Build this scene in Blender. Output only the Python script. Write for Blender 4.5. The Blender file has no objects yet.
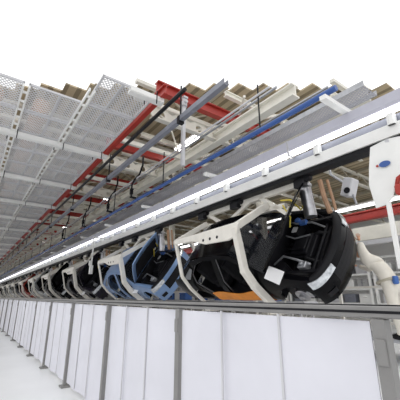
import bpy, bmesh, math, random
from mathutils import Vector, Matrix
random.seed(7)
S = bpy.context.scene
COL = S.collection
E = 1.15                      # eye height: overhead heights below are given above the eye and lifted by E

# ------------------------------------------------------------------ camera
cd = bpy.data.cameras.new('camera'); cam = bpy.data.objects.new('camera', cd); COL.objects.link(cam)
cam.location = (0, 0, E)
PITCH = math.radians(17.375); YAW = math.radians(36.0)
fw = Vector((-math.cos(YAW) * math.cos(PITCH), math.sin(YAW) * math.cos(PITCH), math.sin(PITCH)))
cam.rotation_euler = fw.to_track_quat('-Z', 'Y').to_euler()
cd.sensor_width = 36; cd.lens = 310 / 400 * 36; cd.clip_start = 0.05; cd.clip_end = 400
S.camera = cam
# ------------------------------------------------------------------ world, exposure
w = bpy.data.worlds.new('world'); S.world = w; w.use_nodes = True
_nt = w.node_tree; _tc = _nt.nodes.new('ShaderNodeTexCoord'); _sp = _nt.nodes.new('ShaderNodeSeparateXYZ'); _rp = _nt.nodes.new('ShaderNodeValToRGB')
_nt.links.new(_tc.outputs['Generated'], _sp.inputs[0]); _nt.links.new(_sp.outputs['Z'], _rp.inputs['Fac'])
_rp.color_ramp.elements[0].position = .05; _rp.color_ramp.elements[0].color = (.62, .62, .63, 1)     # the hall around: dimmer at eye level, bright from the roof lights
_rp.color_ramp.elements[1].position = .50; _rp.color_ramp.elements[1].color = (1, 1, 1, 1)
_nt.links.new(_rp.outputs['Color'], _nt.nodes['Background'].inputs[0])
_nt.nodes['Background'].inputs[1].default_value = 1.25
S.view_settings.view_transform = 'Standard'; S.view_settings.look = 'None'
S.view_settings.exposure = 0.12; S.view_settings.gamma = 1.0; S.view_settings.use_curve_mapping = False

# ------------------------------------------------------------------ materials
def mat(name, col, rough=0.5, metal=0.0, noise=0.0, scale=6.0, emit=None, coat=0.0, bump=0.0, trans=0.0, alpha=1.0):
    m = bpy.data.materials.new(name); m.use_nodes = True
    nt = m.node_tree; b = nt.nodes['Principled BSDF']
    b.inputs['Base Color'].default_value = (*col, 1); b.inputs['Roughness'].default_value = rough
    b.inputs['Metallic'].default_value = metal; b.inputs['Coat Weight'].default_value = coat
    b.inputs['Coat Roughness'].default_value = 0.05
    b.inputs['Transmission Weight'].default_value = trans; b.inputs['Alpha'].default_value = alpha
    if emit:
        b.inputs['Emission Color'].default_value = (*emit[0], 1); b.inputs['Emission Strength'].default_value = emit[1]
    if noise or bump:
        tc = nt.nodes.new('ShaderNodeTexCoord'); n = nt.nodes.new('ShaderNodeTexNoise')
        n.inputs['Scale'].default_value = scale; n.inputs['Detail'].default_value = 4
        nt.links.new(tc.outputs['Object'], n.inputs['Vector'])
        if noise:
            r = nt.nodes.new('ShaderNodeValToRGB')
            r.color_ramp.elements[0].position = 0.3; r.color_ramp.elements[1].position = 0.7
            r.color_ramp.elements[0].color = (*[c * (1 - noise) for c in col], 1)
            r.color_ramp.elements[1].color = (*[min(1, c * (1 + noise)) for c in col], 1)
            nt.links.new(n.outputs['Fac'], r.inputs['Fac']); nt.links.new(r.outputs['Color'], b.inputs['Base Color'])
        if bump:
            bp = nt.nodes.new('ShaderNodeBump'); bp.inputs['Strength'].default_value = bump
            nt.links.new(n.outputs['Fac'], bp.inputs['Height']); nt.links.new(bp.outputs['Normal'], b.inputs['Normal'])
    return m

M = {}
M['floor'] = mat('floor_epoxy', (.82, .83, .84), .35, noise=.06, scale=.8)
M['wall'] = mat('wall_panel', (.74, .75, .76), .6, noise=.05, scale=.5)
M['cream'] = mat('hanger_cream', (.84, .81, .74), .45, noise=.07, scale=4)
M['white'] = mat('white_paint', (.82, .82, .80), .4, noise=.05, scale=3)
M['beamwhite'] = mat('beam_paint', (.80, .78, .70), .5, noise=.10, scale=2)
M['beige'] = mat('beige_paint', (.46, .42, .33), .6, noise=.12, scale=2)
M['red'] = mat('red_paint', (.38, .03, .02), .45, noise=.12, scale=3)
M['blue'] = mat('pipe_blue', (.035, .10, .33), .4, noise=.1, scale=3)
M['greypaint'] = mat('grey_paint', (.20, .21, .25), .4, noise=.1, scale=3)
M['lightgrey'] = mat('light_grey_paint', (.58, .58, .60), .45, noise=.07, scale=3)
M['galv'] = mat('galvanised', (.42, .43, .45), .35, metal=.6, noise=.15, scale=8)
M['alu'] = mat('aluminium', (.25, .245, .24), .45, metal=.3, noise=.06, scale=12)
M['dark'] = mat('dark_metal', (.014, .014, .017), .4, metal=.1, noise=.3, scale=9)
M['black'] = mat('black_plastic', (.012, .012, .014), .45)
M['interior'] = mat('interior_trim', (.02, .02, .023), .7, noise=.3, scale=5)
M['orange'] = mat('orange_cover', (.80, .28, .03), .55, noise=.12, scale=5)
M['paper'] = mat('paper', (.85, .85, .86), .7)
M['steel'] = mat('bare_steel', (.45, .45, .47), .3, metal=.9, noise=.2, scale=10)
M['rust'] = mat('duct_rust', (.42, .25, .15), .6, noise=.35, scale=2)
M['bluebin'] = mat('bin_blue', (.05, .14, .42), .5)
M['cover'] = mat('coverall', (.74, .70, .62), .8, noise=.08, scale=6, bump=.25)
M['skin'] = mat('skin', (.62, .33, .20), .5)
M['hair'] = mat('hair', (.02, .016, .014), .6)
M['yellow'] = mat('yellow_hose', (.75, .60, .08), .5)
M['tube'] = mat('led_tube', (1, 1, 1), .4, emit=((.96, .97, 1), 3.0))
M['rooflamp'] = mat('roof_lamp', (1, 1, 1), .4, emit=((1, .98, .95), 9.0))
M['housing'] = mat('lamp_housing', (.50, .50, .57), .45, noise=.04)
M['glass'] = mat('glass_smoked', (.012, .014, .018), .06, alpha=.6)
M['seal'] = mat('door_frame_gloss', (.05, .05, .055), .25, coat=.4)
M['backlitglass'] = mat('glass_backlit', (.45, .47, .50), .05, alpha=.6)  # pale colour stands for the backlight through the quarter window
M['lens'] = mat('headlamp_lens', (.62, .65, .68), .12, metal=.5, noise=.35, scale=14, coat=.6)
M['panel'] = mat('guard_sheet', (.72, .72, .78), .55, noise=.04, scale=3)

def paint(name, c, metal=.25): m = mat(name, c, .30, metal=metal, coat=.35); m.node_tree.nodes['Principled BSDF'].inputs['Specular IOR Level'].default_value = .3; return m
PAINT = {
    'black': paint('paint_black', (.003, .003, .004)), 'blue': paint('paint_blue', (.24, .37, .62), .2),
    'charcoal': paint('paint_charcoal', (.022, .020, .030)), 'silver': paint('paint_silver', (.55, .56, .57), .4),
    'red': paint('paint_red', (.36, .045, .03)), 'white': paint('paint_white', (.78, .78, .78), 0),
    'grey': paint('paint_grey', (.24, .25, .27), .3)}

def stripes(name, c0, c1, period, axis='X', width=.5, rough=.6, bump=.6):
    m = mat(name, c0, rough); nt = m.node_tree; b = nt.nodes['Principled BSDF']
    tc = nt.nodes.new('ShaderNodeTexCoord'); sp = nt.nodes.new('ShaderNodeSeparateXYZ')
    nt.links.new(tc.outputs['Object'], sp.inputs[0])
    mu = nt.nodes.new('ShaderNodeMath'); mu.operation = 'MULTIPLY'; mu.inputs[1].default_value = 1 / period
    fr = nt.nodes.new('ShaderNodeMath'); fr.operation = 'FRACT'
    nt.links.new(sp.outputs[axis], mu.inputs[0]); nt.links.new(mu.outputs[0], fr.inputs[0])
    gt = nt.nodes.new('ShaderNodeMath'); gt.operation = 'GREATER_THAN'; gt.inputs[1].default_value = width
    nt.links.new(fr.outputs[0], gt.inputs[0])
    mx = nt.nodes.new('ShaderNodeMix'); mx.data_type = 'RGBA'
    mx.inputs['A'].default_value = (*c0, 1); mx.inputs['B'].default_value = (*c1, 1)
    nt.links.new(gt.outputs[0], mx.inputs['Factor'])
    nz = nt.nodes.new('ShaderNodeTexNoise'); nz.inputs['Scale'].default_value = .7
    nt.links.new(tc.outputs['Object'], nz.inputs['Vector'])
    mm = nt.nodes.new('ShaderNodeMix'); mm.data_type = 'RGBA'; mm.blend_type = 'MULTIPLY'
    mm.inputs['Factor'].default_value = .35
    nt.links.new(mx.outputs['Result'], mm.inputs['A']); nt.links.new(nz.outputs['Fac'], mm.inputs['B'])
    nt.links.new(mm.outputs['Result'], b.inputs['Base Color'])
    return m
M['deck'] = stripes('roof_deck', (.66, .55, .37), (.34, .28, .18), .42, 'Y', .6)  # flat sheets: shade of the corrugation painted as darker stripes
M['rackface'] = stripes('rack_face', (.50, .50, .50), (.33, .33, .34), .25, 'X', .7)

def holes(name, col, pitch, cover, cell=True, metal=.2, rough=.45):
    """perforated or expanded sheet: a lattice of openings cut through by transparency"""
    m = mat(name, col, rough, metal=metal); nt = m.node_tree; b = nt.nodes['Principled BSDF']; out = nt.nodes['Material Output']
    tc = nt.nodes.new('ShaderNodeTexCoord'); sp = nt.nodes.new('ShaderNodeSeparateXYZ')
    nt.links.new(tc.outputs['Object'], sp.inputs[0])
    k = 2 * math.pi / pitch
    def math_(op, a, bb=None):
        n = nt.nodes.new('ShaderNodeMath'); n.operation = op
        for i, x in enumerate((a, bb)):
            if x is None: continue
            if isinstance(x, (int, float)): n.inputs[i].default_value = x
            else: nt.links.new(x, n.inputs[i])
        return n.outputs[0]
    sx = math_('MULTIPLY', sp.outputs['X'], k * .7); sy = math_('MULTIPLY', sp.outputs['Y'], k)
    c = math_('MULTIPLY', math_('SINE', math_('ADD', sx, sy)), math_('SINE', math_('SUBTRACT', sx, sy)))
    op = math_('GREATER_THAN', math_('ABSOLUTE', c), cover)
    tr = nt.nodes.new('ShaderNodeBsdfTransparent'); ms = nt.nodes.new('ShaderNodeMixShader')
    nt.links.new(op, ms.inputs[0]); nt.links.new(b.outputs[0], ms.inputs[1]); nt.links.new(tr.outputs[0], ms.inputs[2])
    nz = nt.nodes.new('ShaderNodeTexNoise'); nz.inputs['Scale'].default_value = 1.3
    nt.links.new(tc.outputs['Object'], nz.inputs['Vector'])
    rp = nt.nodes.new('ShaderNodeValToRGB')
    rp.color_ramp.elements[0].color = (*[x * .85 for x in col], 1); rp.color_ramp.elements[1].color = (*[min(1, x * 1.1) for x in col], 1)
    nt.links.new(nz.outputs['Fac'], rp.inputs['Fac']); nt.links.new(rp.outputs[0], b.inputs['Base Color'])
    nt.links.new(ms.outputs[0], out.inputs['Surface'])
    return m
M['mesh'] = holes('expanded_mesh', (.80, .80, .81), .16, .45, metal=0)
M['tray'] = holes('perforated_tray', (.56, .56, .61), .13, .5, metal=0)

for _m, _v in ((M['dark'], .2), (M['black'], .15), (M['interior'], .1), (M['glass'], .25), (PAINT['black'], .09), (PAINT['charcoal'], .15)):
    _m.node_tree.nodes['Principled BSDF'].inputs['Specular IOR Level'].default_value = _v
for _k in ('black', 'charcoal'):
    _b = PAINT[_k].node_tree.nodes['Principled BSDF']
    _b.inputs['Coat Weight'].default_value = .05; _b.inputs['Roughness'].default_value = .14; _b.inputs['Metallic'].default_value = 0
# ------------------------------------------------------------------ mesh building
class MB:
    def __init__(s): s.v = []; s.f = []
    def poly(s, pts, faces):
        o = len(s.v); s.v += [tuple(p) for p in pts]; s.f += [tuple(i + o for i in f) for f in faces]; return s
    def box(s, c, d, rot=None):
        x, y, z = d[0] / 2, d[1] / 2, d[2] / 2
        P = [Vector(p) for p in ((-x, -y, -z), (x, -y, -z), (x, y, -z), (-x, y, -z), (-x, -y, z), (x, -y, z), (x, y, z), (-x, y, z))]
        if rot: P = [rot @ p for p in P]
        return s.poly([p + Vector(c) for p in P], [(0, 3, 2, 1), (4, 5, 6, 7), (0, 1, 5, 4), (1, 2, 6, 5), (2, 3, 7, 6), (3, 0, 4, 7)])
    def beam(s, a, b, w, h, up=(0, 0, 1)):
        a, b = Vector(a), Vector(b); d = (b - a).normalized(); up = Vector(up)
        if abs(d.dot(up)) > .98: up = Vector((1, 0, 0))
        r = d.cross(up).normalized(); u = r.cross(d)
        P = []
        for e in (a, b):
            for i, j in ((-1, -1), (1, -1), (1, 1), (-1, 1)): P.append(e + r * i * w / 2 + u * j * h / 2)
        return s.poly(P, [(0, 1, 2, 3), (7, 6, 5, 4), (0, 4, 5, 1), (1, 5, 6, 2), (2, 6, 7, 3), (3, 7, 4, 0)])
    def ibeam(s, a, b, w, h, t=.02):
        a, b = Vector(a), Vector(b); z = Vector((0, 0, h / 2 - t / 2))
        s.beam(a + z, b + z, w, t); s.beam(a - z, b - z, w, t); return s.beam(a, b, t, h - 2 * t)
    def tube(s, pts, r, n=8, caps=True):
        pts = [Vector(p) for p in pts]; rings = []; prev = None
        for i, p in enumerate(pts):
            d = (pts[min(i + 1, len(pts) - 1)] - pts[max(i - 1, 0)]).normalized()
            up = prev if prev is not None else (Vector((0, 0, 1)) if abs(d.z) < .9 else Vector((1, 0, 0)))
            x = (up - d * up.dot(d)).normalized(); y = d.cross(x); prev = x
            rr = r[i] if isinstance(r, (list, tuple)) else r
            rings.append([p + (x * math.cos(2 * math.pi * k / n) + y * math.sin(2 * math.pi * k / n)) * rr for k in range(n)])
        P = [q for g in rings for q in g]; F = []
        for i in range(len(pts) - 1):
            for k in range(n):
                F.append((i * n + k, i * n + (k + 1) % n, (i + 1) * n + (k + 1) % n, (i + 1) * n + k))
        if caps: F.append(tuple(range(n - 1, -1, -1))); F.append(tuple((len(pts) - 1) * n + k for k in range(n)))
        return s.poly(P, F)
    def prism(s, poly, axis_map, t0, t1):
        """extrude a 2-D outline; axis_map(u, v, t) -> point"""
        n = len(poly); P = [axis_map(u, v, t0) for u, v in poly] + [axis_map(u, v, t1) for u, v in poly]
        F = [tuple(range(n - 1, -1, -1)), tuple(range(n, 2 * n))] + [(i, (i + 1) % n, n + (i + 1) % n, n + i) for i in range(n)]
        return s.poly(P, F)
    def grid(s, fn, nu, nv, thick=0):
        P = [Vector(fn(i / nu, j / nv)) for j in range(nv + 1) for i in range(nu + 1)]
        F = [(j * (nu + 1) + i, j * (nu + 1) + i + 1, (j + 1) * (nu + 1) + i + 1, (j + 1) * (nu + 1) + i) for j in range(nv) for i in range(nu)]
        return s.poly(P, F)
    def mesh(s, name, m, smooth=False, bevel=0, solid=0):
        me = bpy.data.meshes.new(name); me.from_pydata(s.v, [], s.f); me.materials.append(m)
        bm = bmesh.new(); bm.from_mesh(me)
        if solid:
            bmesh.ops.recalc_face_normals(bm, faces=bm.faces)
            bmesh.ops.solidify(bm, geom=bm.faces[:], thickness=solid)
        bmesh.ops.recalc_face_normals(bm, faces=bm.faces)
        if bevel:
            ed = [e for e in bm.edges if len(e.link_faces) == 2 and e.calc_face_angle(0) > .6]
            bmesh.ops.bevel(bm, geom=ed, offset=bevel, segments=1, affect='EDGES', profile=.5)
        bm.to_mesh(me); bm.free()
        if smooth:
            for p in me.polygons: p.use_smooth = True
            me.set_sharp_from_angle(angle=math.radians(40))
        return me
    def build(s, name, m, parent=None, loc=(0, 0, 0), **k):
        o = bpy.data.objects.new(name, s.mesh(name, m, **k)); COL.objects.link(o); o.location = loc
        if parent: o.parent = parent
        return o

def tag(o, label, cat, group=None):
    o['label'] = label; o['category'] = cat
    if group: o['group'] = group
    return o
def thing(name, label, cat, loc=(0, 0, 0), group=None, rot=(0, 0, 0)):
    o = bpy.data.objects.new(name, None); COL.objects.link(o); o.location = loc; o.rotation_euler = rot
    o.empty_display_size = .2
    return tag(o, label, cat, group)
def struct(o): o['kind'] = 'structure'; return o
def dup(o, parent=None):
    c = o.copy(); COL.objects.link(c)
    if parent: c.parent = parent
    for ch in list(o.children): dup(ch, c)
    return c
ORD = ['nearest', 'second', 'third', 'fourth', 'fifth', 'sixth', 'seventh', 'eighth', 'ninth', 'tenth', 'eleventh', 'twelfth',
       'thirteenth', 'fourteenth', 'fifteenth', 'sixteenth', 'seventeenth', 'eighteenth', 'nineteenth', 'twentieth']
TENS = {2: 'twenty', 3: 'thirty', 4: 'forty', 5: 'fifty', 6: 'sixty'}
ON = ['', 'first', 'second', 'third', 'fourth', 'fifth', 'sixth', 'seventh', 'eighth', 'ninth']
TENTH = {3: 'thirtieth', 4: 'fortieth', 5: 'fiftieth', 6: 'sixtieth'}
def nth(i):
    n = i + 1
    if n <= 20: return ORD[i]
    return TENTH[n // 10] if n % 10 == 0 else TENS[n // 10] + '-' + ON[n % 10]
def from_near(i): return 'nearest to the camera' if i == 0 else nth(i) + ' from the camera'

FARX = -84.0
# ------------------------------------------------------------------ the shell
struct(MB().box((-40, 14, -.05), (112, 44, .1)).build('floor', M['floor']))
struct(MB().box((-40, 30.1, 5), (112, .2, 10)).build('wall_back', M['wall']))
struct(MB().box((FARX - 6, 14, 5), (.2, 44, 10)).build('wall_end', M['wall']))
# corrugated roof deck laid in narrow sheets, only over the part of the hall the photograph can see
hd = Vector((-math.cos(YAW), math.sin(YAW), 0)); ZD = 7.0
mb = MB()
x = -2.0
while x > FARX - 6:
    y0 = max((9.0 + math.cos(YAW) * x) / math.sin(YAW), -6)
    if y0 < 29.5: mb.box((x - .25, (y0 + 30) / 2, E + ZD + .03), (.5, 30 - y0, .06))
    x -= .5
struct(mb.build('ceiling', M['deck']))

# ------------------------------------------------------------------ overhead safety ceiling of mesh panels
ZM = E + 4.6
COLS = [(-.98, .27, 'leftmost'), (.35, 1.52, 'middle'), (1.60, 2.88, 'red girder side')]
PW = 3.8 / 3
protos = []
for ci, (y0, y1, cn) in enumerate(COLS):
    W = y1 - y0; L = PW - .05
    fr = MB()
    for sx in (-1, 1): fr.box((sx * (L / 2 - .02), 0, 0), (.04, W, .05))
    for sy in (-1, 1): fr.box((0, sy * (W / 2 - .02), 0), (L, .04, .05))
    me_f = fr.mesh('panel_frame', M['lightgrey'])
    ms = MB().box((0, 0, .015), (L - .06, W - .06, .006)).mesh('mesh_sheet', M['mesh'])
    st = MB().box((0, 0, -.005), (L - .08, .05, .03)).mesh('stiffener', M['lightgrey'])
    protos.append((me_f, ms, st, W))
first = {0: 1, 1: 1, 2: 0}
for ci, (y0, y1, cn) in enumerate(COLS):
    me_f, ms, st, W = protos[ci]
    for k in range(first[ci], 52):
        X = -5.75 - PW * (k + .5)
        t = thing('ceiling_mesh_panel', 'grey expanded mesh ceiling panel in the %s column, %s' % (cn, from_near(k - first[ci])), 'mesh panel',
                  (X, (y0 + y1) / 2, ZM), 'mesh panels of the overhead safety ceiling')
        for nm, me in (('panel_frame', me_f), ('mesh_sheet', ms), ('stiffener', st)):
            o = bpy.data.objects.new(nm, me); COL.objects.link(o); o.parent = t
            if nm == 'stiffener': o.location.y = W * (-.12 if ci == 2 else .08)
for yy, nm, x0 in ((.31, 'between the leftmost and middle mesh columns', -7.05), (1.56, 'between the middle and right mesh columns', -6.35)):
    b = MB()
    for s in (-1, 1): b.beam((x0, yy + s * .06, ZM - .06), (FARX + 10, yy + s * .06, ZM - .06), .035, .09)
    xx = x0 - .3
    while xx > -45: b.box((xx, yy, ZM - .06), (.03, .10, .06)); xx -= .42
    tag(b.build('ladder_beam', M['white']), 'long light grey ladder beam ' + nm, 'beam')
for k in range(0, 18):
    X = -5.75 - 3.8 * k
    y0 = 2.2 if k == 0 else -1.2
    t = thing('mesh_cross_beam', 'pale grey cross beam under the mesh ceiling, %s' % from_near(k), 'beam', (X, 0, ZM - .16), 'cross beams under the mesh ceiling')
    MB().box((0, (y0 + 3.05) / 2, 0), (.16, 3.05 - y0, .07)).box((.09, (y0 + 3.05) / 2, .04), (.02, 3.05 - y0, .12)).build('web', M['white'], t)
    for yy in (.31, 1.56, 2.75):
        if yy < y0: continue
        MB().tube([(.1, yy + .1, -.12), (.1, yy + .1, .22)], .014, 6).tube([(-.1, yy - .12, -.12), (-.1, yy - .12, .22)], .014, 6).build('hanger_rod', M['dark'], t)

# ------------------------------------------------------------------ red edge girders, one per bay, and red roof beams
for k in range(17):
    X1 = -5.95 - 3.8 * (k - 1) - 3.75 if k else -5.45; X0 = -5.75 - 3.8 * (k + 1) + .12
    t = thing('red_edge_girder', 'red steel girder along the mesh ceiling edge, %s' % from_near(k), 'girder', (X1, 2.99, ZM + .04), 'red girders along the mesh edge')
    L = X1 - X0
    MB().beam((0, 0, .14), (-L, 0, .14), .13, .025).beam((0, 0, -.10), (-L, 0, -.10), .13, .025).beam((0, 0, .02), (-L, 0, .02), .02, .24).build('profile', M['red'], t)
    MB().box((-L + .02, 0, .02), (.03, .16, .30)).build('end_plate', M['red'], t)
for k in range(16):
    X = -6.4 - 3.8 * k
    b = MB().ibeam((X, 3.2, E + 5.4), (X, 8.2, E + 5.4), .20, .34, .035)
    tag(b.build('red_roof_beam', M['red']), 'red transverse roof beam above the white frames, %s' % from_near(k), 'beam', 'red transverse roof beams')

# ------------------------------------------------------------------ white castellated cross beams and long beams
def castellated(L, h, t, pitch, r):
    """web with round holes, running along +Y from the origin"""
    b = MB(); n = int(L / pitch); N = 12
    for i in range(n):
        c = (i + .5) * pitch
        ring = [(c + r * math.cos(2 * math.pi * k / N), r * math.sin(2 * math.pi * k / N)) for k in range(N)]
        sq = []
        for k in range(N):
            a = 2 * math.pi * k / N; m_ = max(abs(math.cos(a)), abs(math.sin(a)))
            sq.append((c + pitch / 2 * math.cos(a) / m_, h / 2 * math.sin(a) / m_))
        for s in (-t / 2, t / 2):
            P = [(s, u, v) for u, v in ring + sq]
            b.poly(P, [(k, (k + 1) % N, N + (k + 1) % N, N + k) for k in range(N)])
        b.poly([(s, u, v) for s in (-t / 2, t / 2) for u, v in ring], [(k, (k + 1) % N, N + (k + 1) % N, N + k) for k in range(N)])
    Lr = n * pitch
    b.box((0, Lr / 2, h / 2 + .01), (.18, Lr, .025)).box((0, Lr / 2, -h / 2 - .01), (.18, Lr, .025))
    return b
cm = castellated(6.4, .34, .03, .64, .11).mesh('castellated_beam', M['beamwhite'])
for k in range(17):
    o = bpy.data.objects.new('castellated_beam', cm); COL.objects.link(o)
    o.location = (-6.75 - 3.8 * k, 3.25, E + 4.85)
    tag(o, 'cream castellated cross beam with round holes, %s' % from_near(k), 'beam', 'castellated cross beams')
sm_ = MB().beam((0, 3.0, 0), (0, 9.5, 0), .12, .14).mesh('slim_cross_beam', M['beamwhite'])
for k in range(17):
    o = bpy.data.objects.new('slim_cross_beam', sm_); COL.objects.link(o); o.location = (-8.6 - 3.8 * k, 0, E + 4.75)
    tag(o, 'slim cream cross beam between two castellated beams, %s' % from_near(k), 'beam', 'slim cross beams')
tag(MB().ibeam((-3.75, 5.55, E + 4.72), (FARX, 5.55, E + 4.72), .26, .34, .04).build('long_roof_beam', M['beamwhite']),
    'long cream roof beam running above the blue pipe', 'beam')
tag(MB().ibeam((-3.0, 7.6, E + 5.1), (FARX, 7.6, E + 5.1), .26, .40, .04).build('long_roof_beam', M['beamwhite']),
    'long cream roof beam higher up behind the perforated cable tray', 'beam')
# roof trusses and purlins
for k in range(20):
    X = -4.4 - 3.8 * k
    y0 = max((8.6 + math.cos(YAW) * X) / math.sin(YAW), -4)
    if y0 > 20: continue
    t = thing('roof_truss', 'beige roof truss under the corrugated deck, %s' % from_near(k), 'truss', (X, y0, E + 6.2), 'roof trusses')
    L = 29.5 - y0
    MB().beam((0, 0, .62), (0, L, .62), .16, .12).build('top_chord', M['beamwhite'], t)
    MB().beam((0, 0, 0), (0, L, 0), .16, .12).build('bottom_chord', M['beamwhite'], t)
    b = MB(); n = int(L / 1.1)
    for i in range(n):
        za, zb = (0, .62) if i % 2 == 0 else (.62, 0)
        b.beam((0, i * 1.1, za), (0, (i + 1) * 1.1, zb), .06, .06)
    b.build('web_bars', M['beige'], t)
for i, yy in enumerate([-3.0, -1.2, .6, 2.4, 4.2, 6.0, 7.8, 9.6, 11.4, 13.2, 15, 17, 19, 21, 23, 25, 27, 29]):
    x0 = min((math.sin(YAW) * yy - 8.9) / math.cos(YAW), -2)
    b = MB().ibeam((x0, yy, E + 6.86), (FARX - 5, yy, E + 6.86), .12, .16, .02)
    tag(b.build('purlin', M['beige']), 'beige purlin against the roof deck, %s counted from the mesh ceiling side' % ('first' if i == 0 else nth(i)), 'purlin', 'roof purlins')
# brownish ducts seen through the mesh
for i, yy in enumerate((-.35, .95)):
    tag(MB().tube([(-10.0, yy, E + 5.9), (FARX + 5, yy, E + 5.9)], .26, 14).build('duct', M['rust'], smooth=True),
        ('brown pipe above the leftmost mesh column', 'brown pipe above the middle mesh column')[i], 'pipe')
# diagonal braces between the frames
for k in range(15):
    X = -6.8 - 3.8 * k
    b = MB().tube([(X - .2, 3.4, E + 5.10), (X - 1.9, 4.9, E + 6.1), (X - 3.4, 6.6, E + 5.10)], .035, 6)
    tag(b.build('brace', M['beamwhite']), 'thin cream bent brace rod between white cross beams, %s' % from_near(k), 'brace', 'brace rods')

for k in range(12):  # lamp count doubled to brighten the roof
    t = thing('roof_lamp', 'bright lamp high between the roof beams, %s' % from_near(k), 'light', (-9.0 - 4.75 * k, 5.9 + (2.6 if k % 2 else 0), E + 5.65), 'roof lamps')
    MB().box((0, 0, .06), (1.5, .26, .08)).build('housing', M['white'], t)
    MB().box((0, 0, .0), (1.4, .20, .05)).build('lamp_tube', M['rooflamp'], t)
    MB().tube([(-.5, 0, .1), (-.5, 0, .62)], .012, 6).build('hanger_rod', M['dark'], t); MB().tube([(.5, 0, .1), (.5, 0, .62)], .012, 6).build('hanger_rod', M['dark'], t)
jm = MB().ibeam((0, 4.4, 0), (0, 12.5, 0), .14, .18, .03).mesh('roof_joist', M['beamwhite'])
for k in range(26):
    X = -4.2 - 1.9 * k
    o = bpy.data.objects.new('roof_joist', jm); COL.objects.link(o); o.location = (X, max(0, (8.1 + .809 * X) / .588 - 4.4), E + 5.95)
    tag(o, 'cream roof joist over the long roof beams, %s' % from_near(k), 'joist', 'roof joists')
for k in range(14):
    X = -5.6 - 3.8 * k
    b = MB().beam((X, 5.7, E + 5.70), (X - 2.6, 7.5, E + 5.70), .07, .07).beam((X - 2.6, 5.7, E + 5.76), (X, 7.5, E + 5.76), .07, .07)
    tag(b.build('cross_brace', M['beamwhite']), 'cream crossed brace between the two long roof beams, %s' % from_near(k), 'brace', 'crossed braces')
for i, (yy, zz, r_) in enumerate(((3.75, 4.45, .03), (4.35, 4.15, .025), (4.85, 4.5, .035), (6.3, 4.9, .04))):
    tag(MB().tube([(-(zz * 1.308 - .588 * yy) / .809, yy, E + zz), (FARX, yy, E + zz)], r_, 6).build('conduit', M[('galv', 'lightgrey', 'galv', 'galv')[i]]),
        'thin %s conduit under the roof frames, %s from the red girders' % (('grey', 'pale', 'grey', 'grey')[i], ('first', 'second', 'third', 'fourth')[i]), 'pipe')
# ------------------------------------------------------------------ pipes and channels along the line
def rods(parent, xs, y, z0, z1, m, nm='hanger_rod', r=.018):
    for X in xs: MB().tube([(X, y, z0), (X, y, z1)], r, 6).build(nm, m, parent)
t = thing('blue_pipe', 'long glossy blue pipe hung in front of the roof frames', 'pipe', (0, 4.5, E + 3.4))
MB().tube([(-2.25, 0, 0), (FARX, 0, 0)], .055, 12).build('pipe', M['blue'], t, smooth=True)
rods(t, [-4.0 - 4.2 * k for k in range(14)], .0, .04, 1.15, M['dark'])
t = thing('grey_channel', 'dark grey steel channel running beside the red girders', 'channel', (0, 3.3, E + 3.84))
MB().beam((-3.7, 0, 0), (FARX, 0, 0), .10, .03).beam((-3.7, -.05, .05), (FARX, -.05, .05), .015, .12).beam((-3.7, .05, .05), (FARX, .05, .05), .015, .12).build('profile', M['greypaint'], t)
for k in range(13):
    X = -5.3 - 4.6 * k
    MB().box((X, 0, .02), (.10, .14, .18)).tube([(X, 0, .1), (X, 0, .95)], .02, 6).build('clamp', M['dark'], t)
t = thing('dark_conduit', 'thin dark brown conduit just right of the red girders', 'pipe', (0, 3.12, E + 4.35))
MB().tube([(-4.85, 0, 0), (FARX, 0, 0)], .05, 8).build('pipe', M['dark'], t)

t = thing('drop_post', 'grey vertical drop post with valve head above blue pipe', 'post', (-6.35, 4.05, E + 3.3))
MB().box((0, 0, .9), (.09, .09, 1.8)).build('post', M['lightgrey'], t)
MB().tube([(0, 0, 1.8), (0, 0, 2.0)], .10, 10).tube([(-.15, 0, 1.9), (.15, 0, 1.9)], .05, 8).box((0, 0, 2.05), (.22, .14, .06)).build('valve_head', M['lightgrey'], t)
for k, X in enumerate((-10.2, -12.6, -16.2, -20.5)):
    t = thing('pipe_drop', 'black flexible drop hose and valve under roof, %s' % from_near(k), 'hose', (X, 4.3, E + 3.45), 'drop hoses by the blue pipe')
    MB().tube([(0, 0, 0), (0, 0, .5), (.12, .03, .68), (.5, .05, .78), (.62, .1, 1.1), (.62, .1, 1.45)], .035, 8).build('hose', M['dark'], t, smooth=True)
    MB().box((0, .07, .03), (.08, .22, .06)).box((0, 0, .25), (.10, .10, .22)).tube([(0, 0, .3), (.15, 0, .3)], .03, 6).build('valve', M['black'], t)

t = thing('cable_tray', 'long grey perforated cable tray above the light line', 'cable tray', (0, 5.2, E + 3.5))
MB().box((FARX / 2 - 1.0, 0, 0), (-FARX - 2.0, .46, .008)).build('tray_floor', M['tray'], t)
for s in (-1, 1): MB().box((FARX / 2 - 1.0, s * .235, .05), (-FARX - 2.0, .012, .11)).build('side_rail', M['galv'], t)
for k in range(15):
    X = -2.35 - 3.8 * k
    b = MB().beam((X, 4.2 if k == 0 else 4.62, E + 3.14), (X, 5.08, E + 3.14), .11, .08)
    tag(b.build('tray_bracket', M['white']), 'white bracket arm over the light line, %s' % from_near(k), 'bracket', 'bracket arms over the light line')

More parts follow.
